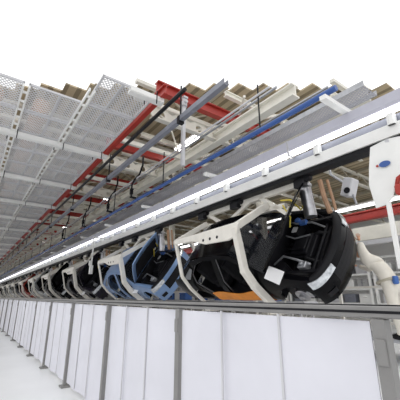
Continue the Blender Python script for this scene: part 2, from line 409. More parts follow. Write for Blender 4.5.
# light line
hs = MB().prism([(-.055, .04), (-.075, .10), (-.085, .26), (.06, .26), (.06, .04)], lambda u, v, c: (c, u, v), -1.28, 1.28).mesh('housing', M['housing'])
tb = MB().tube([(-1.27, 0, 0), (1.27, 0, 0)], .055, 12).mesh('led_tube', M['tube'], smooth=True)
ec = MB().prism([(-.075, -.05), (-.09, .27), (.065, .27), (.065, -.05)], lambda u, v, c: (c, u, v), -.010, .010).mesh('end_cap', M['lightgrey'])
for k in range(30):
    t = thing('light_fixture', 'bright white tube light in the line over the cars, %s' % from_near(k), 'light', (-2.35 - 2.6 * k, 4.98, E + 2.84), 'tube lights over the cars')
    for nm, me, ex in (('housing', hs, 0), ('led_tube', tb, 0), ('end_cap', ec, 1.285), ('end_cap', ec, -1.285)):
        o = bpy.data.objects.new(nm, me); COL.objects.link(o); o.parent = t; o.location.x = ex
t = thing('conveyor_rail', 'long white conveyor rail under the light line, carrying the car hangers', 'rail', (0, 5.0, E))
MB().box((FARX / 2 - .5, 0, 2.51), (-FARX - 1, .05, .20)).box((FARX / 2 - .5, .06, 2.61), (-FARX - 1, .16, .02)).build('channel', M['white'], t)
MB().box((FARX / 2 - .5, .10, 2.70), (-FARX - 1, .03, .20)).build('web', M['greypaint'], t)  # dark backing strip added to keep the gap below the tubes dark
MB().box((FARX / 2 - .5, .12, 2.36), (-FARX - 1, .22, .09)).build('track', M['black'], t)
for k in range(40):
    X = -1.7 - 1.33 * k
    MB().box((X, -.01, 2.68), (.10, .12, .20)).tube([(X, -.05, 2.58), (X, -.05, 2.72)], .06, 8).build('standoff', M['white'], t)

# ------------------------------------------------------------------ cars
RHO = math.radians(55)
def side_s(t):
    pts = [(.12, .74), (.22, .84), (.35, .885), (.65, .905), (.88, .885), (.98, .845), (1.46, .60), (1.6, .55)]
    for (a, b), (c, d) in zip(pts, pts[1:]):
        if t <= c: return b + (d - b) * max(0, (t - a) / (c - a))
    return pts[-1][1]
def plan(x):
    k = 1.0
    if x > 1.5: k -= .13 * ((x - 1.5) / .6) ** 2
    if x < -1.9: k -= .10 * ((-1.9 - x) / .6) ** 2
    return k
def side_mesh(name, m):
    cu = bpy.data.curves.new('side_curve', 'CURVE'); cu.dimensions = '2D'; cu.fill_mode = 'BOTH'
    def loop(pts):
        sp = cu.splines.new('POLY'); sp.points.add(len(pts) - 1); sp.use_cyclic_u = True
        for p, q in zip(sp.points, pts): p.co = (q[0], q[1], 0, 1)
    def arch(cx, cy, r, n=9): return [(cx + r * math.cos(math.pi * k / n), cy + r * math.sin(math.pi * k / n)) for k in range(n + 1)]
    loop([(1.86, .35), (1.87, .66), (1.86, .80), (1.5, .90), (.95, 1.0), (.55, 1.24), (.2, 1.41), (-.2, 1.465), (-.8, 1.475), (-1.3, 1.42), (-1.75, 1.24), (-2.15, 1.04), (-2.45, .98), (-2.5, .7), (-2.45, .35), (-1.98, .30)][::1]
         + arch(-1.55, .30, .40)[::-1] + [(-1.1, .19), (.0, .17), (.9, .2)] + arch(1.38, .30, .40)[::-1] + [(1.84, .3)])
    loop([(.62, .30), (.74, .55), (.72, .95), (.42, 1.19), (.08, 1.35), (-.30, 1.39), (-.33, .9), (-.40, .30)])
    loop([(-.55, .30), (-.50, .9), (-.46, 1.39), (-.85, 1.395), (-1.18, 1.32), (-1.42, 1.12), (-1.40, .92), (-1.12, .62), (-1.02, .30)])
    loop([(-1.50, 1.08), (-1.34, 1.24), (-1.42, 1.28), (-1.78, 1.10), (-1.86, 1.02), (-1.6, 1.0)])
    ob = bpy.data.objects.new('side_curve', cu)
    me = bpy.data.meshes.new_from_object(ob)
    bm = bmesh.new(); bm.from_mesh(me); bpy.data.meshes.remove(me); bpy.data.objects.remove(ob)
    for tt in (.22, .35, .5, .65, .78, .88, .98, 1.1, 1.22, 1.34):
        bmesh.ops.bisect_plane(bm, geom=bm.verts[:] + bm.edges[:] + bm.faces[:], plane_co=(0, tt, 0), plane_no=(0, 1, 0))
    for xx in (1.5, 1.75, 1.95, -2.0, -2.25):
        bmesh.ops.bisect_plane(bm, geom=bm.verts[:] + bm.edges[:] + bm.faces[:], plane_co=(xx, 0, 0), plane_no=(1, 0, 0))
    bmesh.ops.remove_doubles(bm, verts=bm.verts, dist=.002)
    for v in bm.verts:
        x_, t_ = v.co.x, v.co.y; v.co = (x_, -side_s(t_) * plan(x_), t_)
    bmesh.ops.recalc_face_normals(bm, faces=bm.faces)
    n = sum((f.normal * f.calc_area() for f in bm.faces), Vector())
    if n.y > 0: bmesh.ops.reverse_faces(bm, faces=bm.faces)
    bmesh.ops.solidify(bm, geom=bm.faces[:], thickness=.07)
    bmesh.ops.recalc_face_normals(bm, faces=bm.faces)
    mm = bpy.data.meshes.new(name); bm.to_mesh(mm)
    mm.materials.append(m)
    for p in mm.polygons: p.use_smooth = True
    mm.set_sharp_from_angle(angle=math.radians(35))
    bm2 = bm.copy(); bm.free()
    bmesh.ops.scale(bm2, vec=(1, -1, 1), verts=bm2.verts); bmesh.ops.reverse_faces(bm2, faces=bm2.faces)
    m2 = bpy.data.meshes.new(name); bm2.to_mesh(m2); bm2.free(); m2.materials.append(m)
    for p in m2.polygons: p.use_smooth = True
    m2.set_sharp_from_angle(angle=math.radians(35))
    return mm, m2
def nose(u, t, inset=0):
    """plan curve of the nose: u -1 (near side) .. 1 (far side)"""
    a = u * math.radians(84)
    s = max(-1, min(1, math.sin(a) / math.sin(math.radians(84))))
    tt = abs(t - .48) / .35
    dx = .06 * tt ** 2 + inset
    x_ = 1.74 + .50 * (math.cos(a) ** .78 if math.cos(a) > 0 else 0) - dx
    return (x_, s * (.885 - .04 * tt ** 2 - inset * .6), t)

CAR = {}
def car_meshes():
    C = CAR
    C['roof'] = MB().grid(lambda u, v: ((.16 - 1.50 * u), (v - .5) * 2 * (.60 - .02 * u), 1.40 + .085 * math.sin(math.pi * (.15 + .7 * u)) + .03 * (1 - (2 * v - 1) ** 2)), 8, 8)
    C['windscreen'] = MB().grid(lambda u, v: (.93 - .77 * u + .05 * (1 - (2 * v - 1) ** 2), (v - .5) * 2 * (.80 - .20 * u), .99 + .46 * u + .03 * math.sin(math.pi * u)), 6, 6)
    C['rear_glass'] = MB().grid(lambda u, v: (-1.36 - .78 * u, (v - .5) * 2 * (.58 + .18 * u), 1.45 - .38 * u + .03 * math.sin(math.pi * u)), 6, 6)
    C['tailgate'] = MB().grid(lambda u, v: (-2.14 - .36 * min(1, u * 2.5) - .03 * math.sin(math.pi * u), (v - .5) * 2 * .80, 1.05 - .70 * u ** 1.3), 8, 6)
    C['floor_pan'] = MB().box((-.75, 0, .24), (3.2, 1.62, .06)).box((-.6, 0, .32), (2.6, .28, .16)).box((-.55, -.55, .235), (2.2, .1, .09)).box((-.55, .55, .235), (2.2, .1, .09))
    C['firewall'] = MB().box((.92, 0, .62), (.05, 1.60, .76)).box((.86, 0, .96), (.22, 1.56, .06))
    d = MB().prism([(.86, .95), (.62, .98), (.42, .90), (.40, .74), (.60, .62), (.86, .60)], lambda a, b, c: (a, c, b), -.70, .70)
    d.box((.45, -.38, .96), (.16, .40, .10)).tube([(.38, -.38, .93), (.22, -.38, .97)], .03, 8)
    C['dashboard'] = d
    ring = [(.20 + .05 * math.sin(a), -.38 + .18 * math.cos(a), .98 + .17 * math.sin(a)) for a in [2 * math.pi * k / 16 for k in range(17)]]
    C['steering_wheel'] = MB().tube(ring, .015, 6).box((.2, -.38, .98), (.04, .12, .10))
    C['front_bumper'] = MB().grid(lambda u, v: nose(u * 2 - 1, .13 + .60 * v), 28, 8)
    C['grille'] = MB()
    C['grille'].grid(lambda u, v: nose((u * 2 - 1) * .45, .34 + .26 * v, -.004), 12, 3)
    C['slam_panel'] = MB().grid(lambda u, v: tuple(Vector(nose(u * 2 - 1, .73)) + Vector((-.16 * v, 0, .05 * math.sin(v * 2.2)))), 20, 4)
    hl = MB().grid(lambda u, v: nose(-1.0 + .62 * u, .60 + .03 * u + (.15 - .04 * u) * v, -.03), 10, 4)
    C['headlight_a'] = hl
    C['headlight_b'] = MB().grid(lambda u, v: nose(1.0 - .62 * u, .60 + .03 * u + (.15 - .04 * u) * v, -.03), 10, 4)
    C['fog'] = MB().grid(lambda u, v: nose(-.80 + .22 * u, .27 + .12 * v, -.010), 6, 2)
    C['fender'] = MB().grid(lambda u, v: (.95 + .90 * u, -(.86 - .16 * v) * plan(.95 + .90 * u), 1.0 - .10 * u - .12 * u * u + .01 * v - .10 * v ** 3), 10, 4)
    C['bay_floor'] = MB().box((1.45, 0, .30), (.95, 1.0, .05)).box((1.45, -.64, .42), (.98, .06, .76)).box((1.45, .64, .42), (.98, .06, .76)).box((1.5, 0, .12), (.8, 1.3, .10)).tube([(1.2, -.58, .6), (1.2, -.58, .90)], .13, 12).tube([(1.2, .58, .6), (1.2, .58, .90)], .13, 12)
    en = MB().box((1.42, .05, .56), (.52, .62, .36)).box((1.40, .05, .76), (.40, .50, .07)).box((1.40, .05, .81), (.30, .36, .04))
    for i in range(4): en.tube([(1.25, -.14 + .13 * i, .72), (1.05, -.14 + .13 * i, .76), (1.0, -.14 + .13 * i, .62)], .03, 6)
    en.box((1.80, 0, .52), (.06, 1.15, .40))
    C['engine'] = en
    C['radiator'] = MB().box((1.88, 0, .50), (.05, 1.05, .36)).tube([(1.85, -.35, .66), (1.6, -.30, .74), (1.5, -.15, .70)], .035, 8).tube([(1.85, .35, .66), (1.7, .33, .74), (1.5, .25, .72)], .035, 8)
    C['battery'] = MB().box((1.20, .36, .80), (.22, .30, .16)).tube([(1.14, .28, .88), (1.14, .28, .91)], .018, 8).tube([(1.26, .44, .88), (1.26, .44, .91)], .018, 8)
    C['reservoir'] = MB().box((1.62, -.50, .74), (.18, .14, .18)).tube([(1.62, -.50, .83), (1.62, -.50, .87)], .04, 10)
    C['wiring'] = MB().tube([(1.0, .6, .9), (1.25, .48, .94), (1.55, .52, .86), (1.8, .45, .74)], .02, 6).tube([(1.0, -.5, .88), (1.2, -.35, .92), (1.45, -.40, .86), (1.75, -.45, .74)], .022, 6).tube([(1.05, .2, .92), (1.3, .1, .90), (1.6, .2, .84)], .016, 6)
    C['hood'] = MB().grid(lambda u, v: (1.18 * u + .05 * u * (1 - (2 * v - 1) ** 2), (v - .5) * 2 * (.76 - .10 * u * u), .035 * (1 - (2 * v - 1) ** 2) - .07 * u * u), 10, 10)
    C['hood_liner'] = MB().grid(lambda u, v: (.12 + .90 * u, (v - .5) * 2 * (.62 - .08 * u), -.035 + .03 * (1 - (2 * v - 1) ** 2) - .07 * (u * .85 + .1) ** 2), 8, 8)
    C['hood_prop'] = MB().tube([(1.9, .60, .72), (1.55, .60, 1.25)], .010, 6)
    C['sill_cover'] = MB().grid(lambda u, v: (-1.05 + 1.75 * u, -(side_s(.17 + .46 * v) + .016), .17 + (.42 + .04 * math.sin(9 * u)) * v), 20, 5)
    C['door_seal_f'] = MB().tube([(.62, -side_s(.3) + .03, .30), (.74, -side_s(.55) + .03, .55), (.72, -side_s(.95) + .03, .95), (.42, -side_s(1.19) + .03, 1.19), (.08, -side_s(1.35) + .03, 1.35), (-.30, -side_s(1.39) + .03, 1.39), (-.33, -side_s(.9) + .03, .9), (-.40, -side_s(.3) + .03, .30), (.62, -side_s(.3) + .03, .30)], .022, 6)
    C['door_seal_r'] = MB().tube([(a, -side_s(b) + .03, b) for a, b in [(-.55, .30), (-.50, .9), (-.46, 1.39), (-.85, 1.395), (-1.18, 1.32), (-1.42, 1.12), (-1.40, .92), (-1.12, .62), (-1.02, .30), (-.55, .30)]], .022, 6)
    C['quarter_glass'] = MB().poly([(a, -side_s(b) + .02, b) for a, b in [(-1.50, 1.08), (-1.34, 1.24), (-1.42, 1.28), (-1.78, 1.10), (-1.86, 1.02), (-1.6, 1.0)]], [(0, 1, 2, 3, 4, 5)])
    C['wheel_hub'] = MB().tube([(1.38, -.66, .30), (1.38, -.80, .30)], .15, 18).tube([(1.38, -.66, .30), (1.38, -.86, .30)], .06, 12).box((1.56, -.74, .32), (.10, .10, .16)).tube([(1.30, -.5, .2), (1.38, -.74, .22)], .03, 6)
    st = MB()
    for sy in (-.38, .38):
        st.box((-.05, sy, .46), (.48, .46, .16)).box((-.34, sy, .80), (.14, .44, .62), Matrix.Rotation(-.18, 3, 'Y'))
    st.box((-1.05, 0, .46), (.48, 1.2, .18)).box((-1.36, 0, .80), (.14, 1.2, .60), Matrix.Rotation(-.2, 3, 'Y'))
    C['seats'] = st
car_meshes()
CM = {}
def cmesh(key, m, **k):
    kk = (key, m.name)
    if kk not in CM: CM[kk] = CAR[key].mesh(key, m, **k)
    return CM[kk]
SIDES = {}
def make_car(X, pk, label, hood_deg=40, sill=False, full=True):
    p = PAINT[pk]
    t = thing('car', label, 'car', (X, 6.10, E + .53), 'car bodies hanging on the line', (RHO, 0, 0)); t.scale = (1, 1.06, 1.06)
    if pk not in SIDES: SIDES[pk] = side_mesh('body_side', p)
    def add(nm, me, par=t, loc=(0, 0, 0)):
        o = bpy.data.objects.new(nm, me); COL.objects.link(o); o.parent = par; o.location = loc; return o
    for me in SIDES[pk]: add('body_side', me)
    add('roof', cmesh('roof', p, smooth=True, solid=.03))
    add('windscreen', cmesh('windscreen', M['glass'], smooth=True, solid=.008))
    add('rear_window', cmesh('rear_glass', M['glass'], smooth=True, solid=.008))
    add('tailgate', cmesh('tailgate', p, smooth=True, solid=.03))
    add('floor_pan', cmesh('floor_pan', M['dark']))
    add('firewall', cmesh('firewall', M['dark']))
    d = add('dashboard', cmesh('dashboard', M['interior'])); add('steering_wheel', cmesh('steering_wheel', M['black']), d)
    add('seats', cmesh('seats', M['interior'], bevel=.03))
    fb = add('front_bumper', cmesh('front_bumper', p, smooth=True, solid=.03)); add('grille', cmesh('grille', M['black']), fb); add('fog_lamp', cmesh('fog', M['dark']), fb)
    add('slam_panel', cmesh('slam_panel', M['black'], smooth=True, solid=.02))
    add('headlight', cmesh('headlight_a', M['lens'], smooth=True, solid=.02)); add('headlight', cmesh('headlight_b', M['lens'], smooth=True, solid=.02))
    fe = cmesh('fender', p, smooth=True, solid=.025); add('fender', fe); f2 = add('fender', fe); f2.scale = (1, -1, 1)
    add('engine_bay', cmesh('bay_floor', M['dark']))
    e = add('engine', cmesh('engine', M['dark'], bevel=.015)); add('radiator', cmesh('radiator', M['black']), e)
    b = add('battery', cmesh('battery', M['black'], bevel=.01)); add('battery_label', MB().box((1.18, .38, .886), (.14, .16, .006)).mesh('battery_label', M['paper']), b)
    add('reservoir', cmesh('reservoir', M['galv'], bevel=.015)); o = add('fluid_cap', MB().tube([(1.25, .55, .93), (1.25, .55, .99)], .06, 10).box((1.38, .50, .92), (.16, .10, .06)).mesh('fluid_cap', M['bluebin'])); add('wiring', cmesh('wiring', M['galv'], smooth=True))
    h = add('hood', cmesh('hood', p, smooth=True, solid=.03), t, (.93, 0, 1.02)); h.rotation_euler = (0, -math.radians(hood_deg), 0)
    add('hood_liner', cmesh('hood_liner', M['interior'], smooth=True, solid=.012), h)
    add('hood_prop', cmesh('hood_prop', M['black']))
    hb = cmesh('wheel_hub', M['steel'], bevel=.006); add('wheel_hub', hb); q = add('wheel_hub', hb); q.scale = (1, -1, 1)
    add('door_seal', cmesh('door_seal_f', M['seal'], smooth=True)); add('door_seal', cmesh('door_seal_r', M['seal'], smooth=True))
    add('quarter_window', cmesh('quarter_glass', M['backlitglass']))
    if sill:
        o = add('sill_cover', cmesh('sill_cover', M['orange'], smooth=True, solid=.012)); o['label'] = 'orange protective cover over the door sill'
    return t
PITCHX = 6.05; X0 = -5.33
CARS = [('black', 'black car body nearest the camera, hood up, orange sill cover'),
        ('blue', 'light blue car body with open hood behind the nearest black car'),
        ('charcoal', 'dark charcoal car body hanging just behind the blue car'),
        ('black', 'black car body between the charcoal car and the silver car'),
        ('silver', 'silver car body hanging just in front of the red car'),
        ('red', 'red car body far down the hanging line'),
        ('grey', 'small grey car body just behind the red car'),
        ('white', 'white car body, second behind the red car'),
        ('silver', 'silver car body, third behind the red car'),
        ('charcoal', 'tiny dark car body, fourth behind the red car'),
        ('white', 'tiny white car body at the far end of the line')]
for k, (pk, lb) in enumerate(CARS):
    make_car(X0 - PITCHX * k, pk, lb, 40, sill=(k == 0))

# ------------------------------------------------------------------ car hangers (carriers)
def plate_holes():
    """deep cream side plate with round holes, in the X-Z plane, local to the hanger"""
    b = MB()
    b.prism([(.12, .12), (.05, .16), (-1.0, .14), (-2.3, .12), (-2.3, .0), (-1.5, -.02), (-1.0, -.16), (-.2, -.18), (.06, -.10)], lambda u, v, c: (u, c, v), -.03, .03)
    return b
def make_hanger():
    t = thing('car_hanger', '', 'hanger', (-4.62, 0, E), 'cream hangers carrying the cars')
    leg = MB()
    P = [(4.24, 1.36), (4.33, 1.02), (4.46, .50), (4.73, .21), (5.46, -.32)]
    W = [.20, .18, .15, .15, .12]
    for a, b in zip(P, P[1:]):
        leg.beam((0, a[0], a[1]), (0, b[0], b[1]), .15, .12, (1, 0, 0))
    for a in P[1:-1]: leg.tube([(-.068, a[0], a[1]), (.068, a[0], a[1])], .075, 12)
    leg.build('leg', M['cream'], t, bevel=.008)
    l2 = MB()
    for a, b in zip(P, P[1:]): l2.beam((-2.3, a[0], a[1]), (-2.3, b[0], b[1]), .06, .10, (1, 0, 0))
    l2.build('leg', M['cream'], t, bevel=.008)
    MB().box((-.02, 5.42, -.32), (.20, .30, .05)).tube([(.09, 5.44, -.32), (.14, 5.5, .0)], .02, 6).build('foot', M['cream'], t)
    MB().box((-2.3, 5.42, -.32), (.20, .30, .05)).build('foot', M['cream'], t)
    pl = plate_holes().build('side_plate', M['cream'], t, loc=(0, 4.24, 1.30), bevel=.008)
    for hx in (-.55, -.80, -1.05): MB().tube([(hx, -.034, -.06), (hx, .034, -.06)], .035, 12).build('plate_hole', M['black'], pl)
    MB().beam((.0, 4.26, 1.38), (.0, 5.25, 2.0), .14, .14, (1, 0, 0)).build('cross_arm', M['cream'], t)
    MB().beam((-2.3, 4.26, 1.38), (-2.3, 5.25, 2.0), .12, .12, (1, 0, 0)).build('cross_arm', M['cream'], t)
    MB().beam((1.1, 5.3, 2.28), (-2.6, 5.3, 2.28), .10, .15).build('longitudinal_beam', M['cream'], t)
    MB().beam((.5, 5.3, 1.90), (-2.4, 5.3, 1.90), .10, .10).build('longitudinal_beam', M['cream'], t)
    MB().beam((-.2, 5.3, 2.24), (.55, 5.3, 1.68), .09, .10, (0, 1, 0)).beam((-.6, 5.3, 2.24), (-1.3, 5.3, 1.92), .09, .08, (0, 1, 0)).beam((-2.2, 5.3, 2.24), (-1.7, 5.3, 1.92), .09, .08, (0, 1, 0)).build('diagonal_strut', M['cream'], t)
    # back side of the C
    MB().beam((0, 5.3, 1.95), (0, 7.3, 2.2), .12, .12).beam((0, 7.3, 2.2), (0, 7.75, 1.3), .12, .12, (1, 0, 0)).build('back_arm', M['cream'], t)
    MB().beam((-2.3, 5.3, 1.95), (-2.3, 7.3, 2.2), .10, .10).beam((-2.3, 7.3, 2.2), (-2.3, 7.75, 1.3), .10, .10, (1, 0, 0)).build('back_arm', M['cream'], t)
    for xx in (1.0, -1.0, -2.4):
        MB().tube([(xx, 5.13, 2.36), (xx, 5.25, 2.36)], .12, 12).box((xx, 5.2, 2.22), (.26, .16, .16)).tube([(xx + .18, 5.13, 2.30), (xx + .18, 5.25, 2.30)], .07, 10).build('trolley', M['dark'], t)
    MB().tube([(1.0, 5.3, 2.2), (1.08, 5.3, 1.52)], .125, 14).tube([(1.0, 5.3, 2.22), (1.0, 5.3, 2.16)], .15, 14).build('cylinder', M['steel'], t, smooth=True)
    MB().tube([(1.30, 5.4, 2.25), (1.34, 5.42, 1.9), (1.44, 5.4, 1.55)], .05, 8).tube([(1.40, 5.5, 2.25), (1.46, 5.5, 1.9), (1.5, 5.5, 1.6)], .03, 8).build('hose', M['rust'], t, smooth=True)
    MB().tube([(.45, 5.2, 2.0), (.7, 5.2, 1.95), (.9, 5.25, 1.7), (1.0, 5.2, 1.75)], .018, 6).tube([(.45, 5.25, 1.9), (.62, 5.25, 1.6), (.55, 5.3, 1.4)], .018, 6).build('air_line', M['yellow'], t, smooth=True)
    g = MB()
    for q in range(7):
        a = -2.2 + .32 * q
        g.box((a, 5.2 + .1 * math.sin(q * 2.1), 1.62 + .12 * math.cos(q * 1.7)), (.14 + .05 * (q % 3), .14, .12 + .06 * (q % 2)), Matrix.Rotation(q * .5, 3, 'Y'))
    g.beam((-2.3, 5.15, 1.75), (-1.0, 5.15, 1.42), .05, .05).beam((-1.9, 5.2, 1.4), (-1.2, 5.2, 1.9), .05, .06, (0, 1, 0))
    g.build('clamp_unit', M['galv'], t)
    MB().tube([(-2.1, 5.1, 1.5), (-1.95, 5.1, 1.62), (-1.8, 5.1, 1.5), (-1.95, 5.1, 1.40), (-2.1, 5.1, 1.5)], .035, 8).build('coil_hose', M['red'], t, smooth=True)
    return t
HN = ['nearest black car', 'light blue car', 'charcoal car behind the blue one', 'second black car', 'silver car before the red one', 'red car', 'grey car behind the red one',
      'second car behind the red one', 'third car behind the red one', 'fourth car behind the red one', 'farthest white car']
h0 = make_hanger()
for k in range(len(CARS)):
    t = h0 if k == 0 else dup(h0)
    t.location.x = -4.62 - PITCHX * k
    t['label'] = 'cream steel hanger frame around the ' + HN[k]

# ------------------------------------------------------------------ power drop poles, tags
t = thing('drop_pole', 'thin white pole with white box hanging before the charcoal car', 'pole', (-13.75, 4.2, E + 1.0))
MB().box((0, 0, .85), (.05, .05, 1.4)).build('pole', M['white'], t)
MB().box((0, 0, .12), (.16, .12, .36)).box((.0, -.06, .4), (.10, .1, .2)).build('box', M['white'], t)
MB().beam((0, 0, 1.52), (0, .85, 1.52), .05, .05).build('top_arm', M['white'], t)

# ------------------------------------------------------------------ hanging white board at the right
Yb = 4.5
t = thing('hanging_board', 'large white hanging board with blue oval mark at right edge', 'board', (-1.75, Yb, E + 1.2))
P = [(-.06, .02), (-.20, .0), (-.24, .36), (-.20, .60), (-.13, .92), (.10, .96), (.36, .92), (.36, .20), (.10, .28), (.04, .10)]
b = MB()
def brd(u, v, c): return (u, c + .10 * (u + .1) ** 2 * 2, v)
b.prism(P, brd, -.012, .012).build('board', M['white'], t)
ov = [(.02 + .075 * math.cos(a), .60 + .045 * math.sin(a)) for a in [2 * math.pi * k / 20 for k in range(20)]]
MB().prism(ov, brd, -.018, -.012).build('oval_mark', M['blue'], t)['label'] = 'blue oval mark'
MB().prism([(-.08 + .02 * math.cos(k), .60 + .02 * math.sin(k)) for k in range(6)], brd, -.018, -.012).build('red_dot', M['red'], t)
MB().box((.17, -.03, .17), (.13, .12, .15)).tube([(.12, -.04, .20), (.16, -.04, .33), (.22, -.04, .36)], .03, 8).build('red_handle', M['red'], t, bevel=.02)
MB().beam((-.03, 0, .05), (-.03, 0, -.85), .05, .05).build('pole', M['white'], t)
MB().beam((.1, 0, .93), (.1, .45, 1.12), .05, .05).build('hook_arm', M['lightgrey'], t)

# grey box device under the roof at right
t = thing('ceiling_device', 'light grey box device hung above the nearest black car nose', 'device', (-3.35, 6.6, E + 2.35))
MB().box((0, 0, 0), (.22, .30, .42), Matrix.Rotation(.35, 3, 'Y')).build('casing', M['lightgrey'], t, bevel=.02)
MB().tube([(.02, -.16, -.10), (.02, -.18, -.10)], .07, 12).build('lens', M['dark'], t)
MB().tube([(-.1, 0, .15), (-.4, 0, .45), (-.45, 0, 1.2)], .03, 8).tube([(.06, 0, -.18), (.10, 0, -.42)], .025, 8).build('mount', M['galv'], t)

# ------------------------------------------------------------------ right background beyond the line
tag(MB().ibeam((2, 12, E + 3.0), (-60, 12, E + 3.0), .30, .34, .05).build('red_background_beam', M['red']), 'long red beam in the background behind the nearest car', 'beam')
t = thing('pipe_rack', 'wide pale beam rack below the red background beam', 'rack', (0, 12.0, E + 2.3))
MB().box((-25, 0, 0), (60, .3, .50)).build('face', M['beamwhite'], t)
MB().box((-25, -.25, -.38), (60, .1, .16)).build('lower_rail', M['lightgrey'], t)
for k in range(10):
    t2 = thing('background_light', 'white tube light hung behind the car line, %s' % from_near(k), 'light', (-5.2 - 4.6 * k, 11.4, E + 3.22), 'tube lights behind the car line')
    MB().box((0, 0, .08), (4.3, .14, .06)).build('housing', M['white'], t2)
    for sx in (-1.5, 1.5): MB().beam((sx, 0, .1), (sx, .62, .1), .04, .04).build('bracket', M['white'], t2)
    MB().tube([(-2.1, 0, 0), (2.1, 0, 0)], .055, 10).build('led_tube', M['tube'], t2, smooth=True)
for k in range(9):  # long lamps added to brighten the far hall and the roof deck
    t2 = thing('fill_lamp', 'added long fill lamp under the roof deep in the hall, %s' % from_near(k), 'light', (-7.5 - 6.5 * k, 17.0 if k % 2 else 9.2, E + 5.2), 'added fill lamps')
    MB().box((0, 0, .10), (3.0, .16, .06)).build('housing', M['white'], t2)
    MB().tube([(-1.5, 0, 0), (1.5, 0, 0)], .07, 10).build('lamp_tube', M['rooflamp'], t2, smooth=True)
    for sx in (-1.2, 1.2): MB().tube([(sx, 0, .1), (sx, 0, 1.81)], .012, 6).build('hanger_rod', M['dark'], t2)
for k in range(6):
    X = -4.0 - 4 * k
    t = thing('storage_rack', 'grey storage rack of light boxes behind the line, %s' % from_near(k), 'rack', (X, 13.0, 0), 'storage racks behind the line')
    for sx in (-1.9, 1.9):
        for sy in (-.5, .5): MB().box((sx, sy, 1.35), (.09, .09, 2.7)).build('upright', M['white'], t)
    for zz in (.9, 1.45, 2.0, 2.6): MB().box((0, 0, zz), (3.9, 1.05, .07)).build('shelf', M['white'], t)
    for q, zz in enumerate((.9, 1.45, 2.0)):
        for j in range(6):
            o = MB().box((0, 0, .17), (.46, .7, .34)).box((0, -.36, .22), (.16, .03, .05)).build('parts_box', M[('lightgrey', 'greypaint', 'white', 'rackface')[(j + q + k) % 4]], None, (X - 1.55 + .62 * j, 12.98, zz + .035), bevel=.01)
            tag(o, 'parts box on the %s shelf of the %s rack, %s from the right' % (('lowest', 'middle', 'upper')[q], 'nearest' if k == 0 else nth(k), ('first', 'second', 'third', 'fourth', 'fifth', 'sixth')[5 - j]), 'box', 'parts boxes in the storage racks')
t = thing('guard_rail', 'thin pale handrail between worker and the line', 'rail', (0, 7.6, 0))
MB().beam((-1.5, 0, E + .22), (-40, 0, E + .22), .06, .05).beam((-1.5, 0, .6), (-40, 0, .6), .05, .05).build('rail', M['cream'], t)
for k in range(14): MB().box((-1.6 - 2.9 * k, .02, (E + .2) / 2), (.06, .06, E + .2)).build('post', M['cream'], t)
for k in range(10):
    X = -7.6 - 1.35 * k + (.2 if k % 2 else 0)
    o = MB().box((0, 0, .14), (.5, .4, .28)).box((0, 0, .30), (.54, .44, .04)).box((0, -.21, .2), (.2, .03, .05)).build('blue_crate', M['bluebin'], None, (X, 8.6, 1.02), bevel=.01)
    tag(o, 'blue plastic crate on the lineside table, %s' % from_near(k), 'crate', 'blue crates on the lineside table')
    if k % 2 == 0:
        o = MB().box((0, 0, .20), (.4, .35, .40)).box((0, -.18, .3), (.16, .02, .05)).build('white_carton', M['white'], None, (X - .62, 8.65, 1.02), bevel=.01)
        tag(o, 'white carton standing between blue crates, %s' % from_near(k // 2), 'carton', 'white cartons on the lineside table')
t = thing('lineside_table', 'long low table carrying blue crates behind the cars', 'table', (-13.6, 8.65, 0))
MB().box((0, 0, .99), (15, .7, .06)).build('table_top', M['lightgrey'], t)
for sx in (-7.3, -2.5, 2.5, 7.3):
    for sy in (-.3, .3): MB().box((sx, sy, .48), (.06, .06, .96)).build('leg', M['lightgrey'], t)
# columns
for k, (X, Y) in enumerate(((-9.5, 10.4), (-17.5, 10.4), (-25.5, 10.4), (-33.5, 10.4), (-41.5, 10.4))):
    t = thing('column', 'cream steel column behind the car line, %s' % from_near(k), 'column', (X, Y, 0), 'columns behind the car line')
    MB().ibeam((0, 0, 0), (0, 0, .001), .01, .01).box((0, -.14, (E + 6) / 2), (.3, .03, E + 6)).box((0, .14, (E + 6) / 2), (.3, .03, E + 6)).box((0, 0, (E + 6) / 2), (.03, .27, E + 6)).build('shaft', M['beamwhite'], t)
    MB().box((0, 0, .02), (.5, .5, .04)).build('base_plate', M['beamwhite'], t)

# ------------------------------------------------------------------ paper sheets
o = MB().box((0, 0, .004), (.42, .26, .006)).build('paper_sheet', M['paper'], None)
tag(o, 'white paper sheet lying on the near fender of the black car', 'paper')
R0 = Matrix.Rotation(RHO, 4, 'X')
o.matrix_world = Matrix.Translation((X0, 6.10, E + .53)) @ R0 @ Matrix.Translation((1.27, -.92, 1.08)) @ Matrix.Rotation(.35, 4, 'X') @ Matrix.Rotation(-.35, 4, 'Z')
o = MB().box((0, 0, 0), (.36, .005, .42)).build('paper_tag', M['paper'], None, (X0 - PITCHX + .80, 4.88, E + .30))
o.rotation_euler = (-.6, 0, .35)
tag(o, 'white paper tag fixed on the fender of the blue car', 'paper')
o = MB().box((0, 0, 0), (.30, .005, .50)).build('paper_tag', M['paper'], None, (X0 - 2 * PITCHX + .8, 4.88, E + .32))
o.rotation_euler = (-.6, 0, .35)
tag(o, 'white paper tag fixed on the dark charcoal car', 'paper')

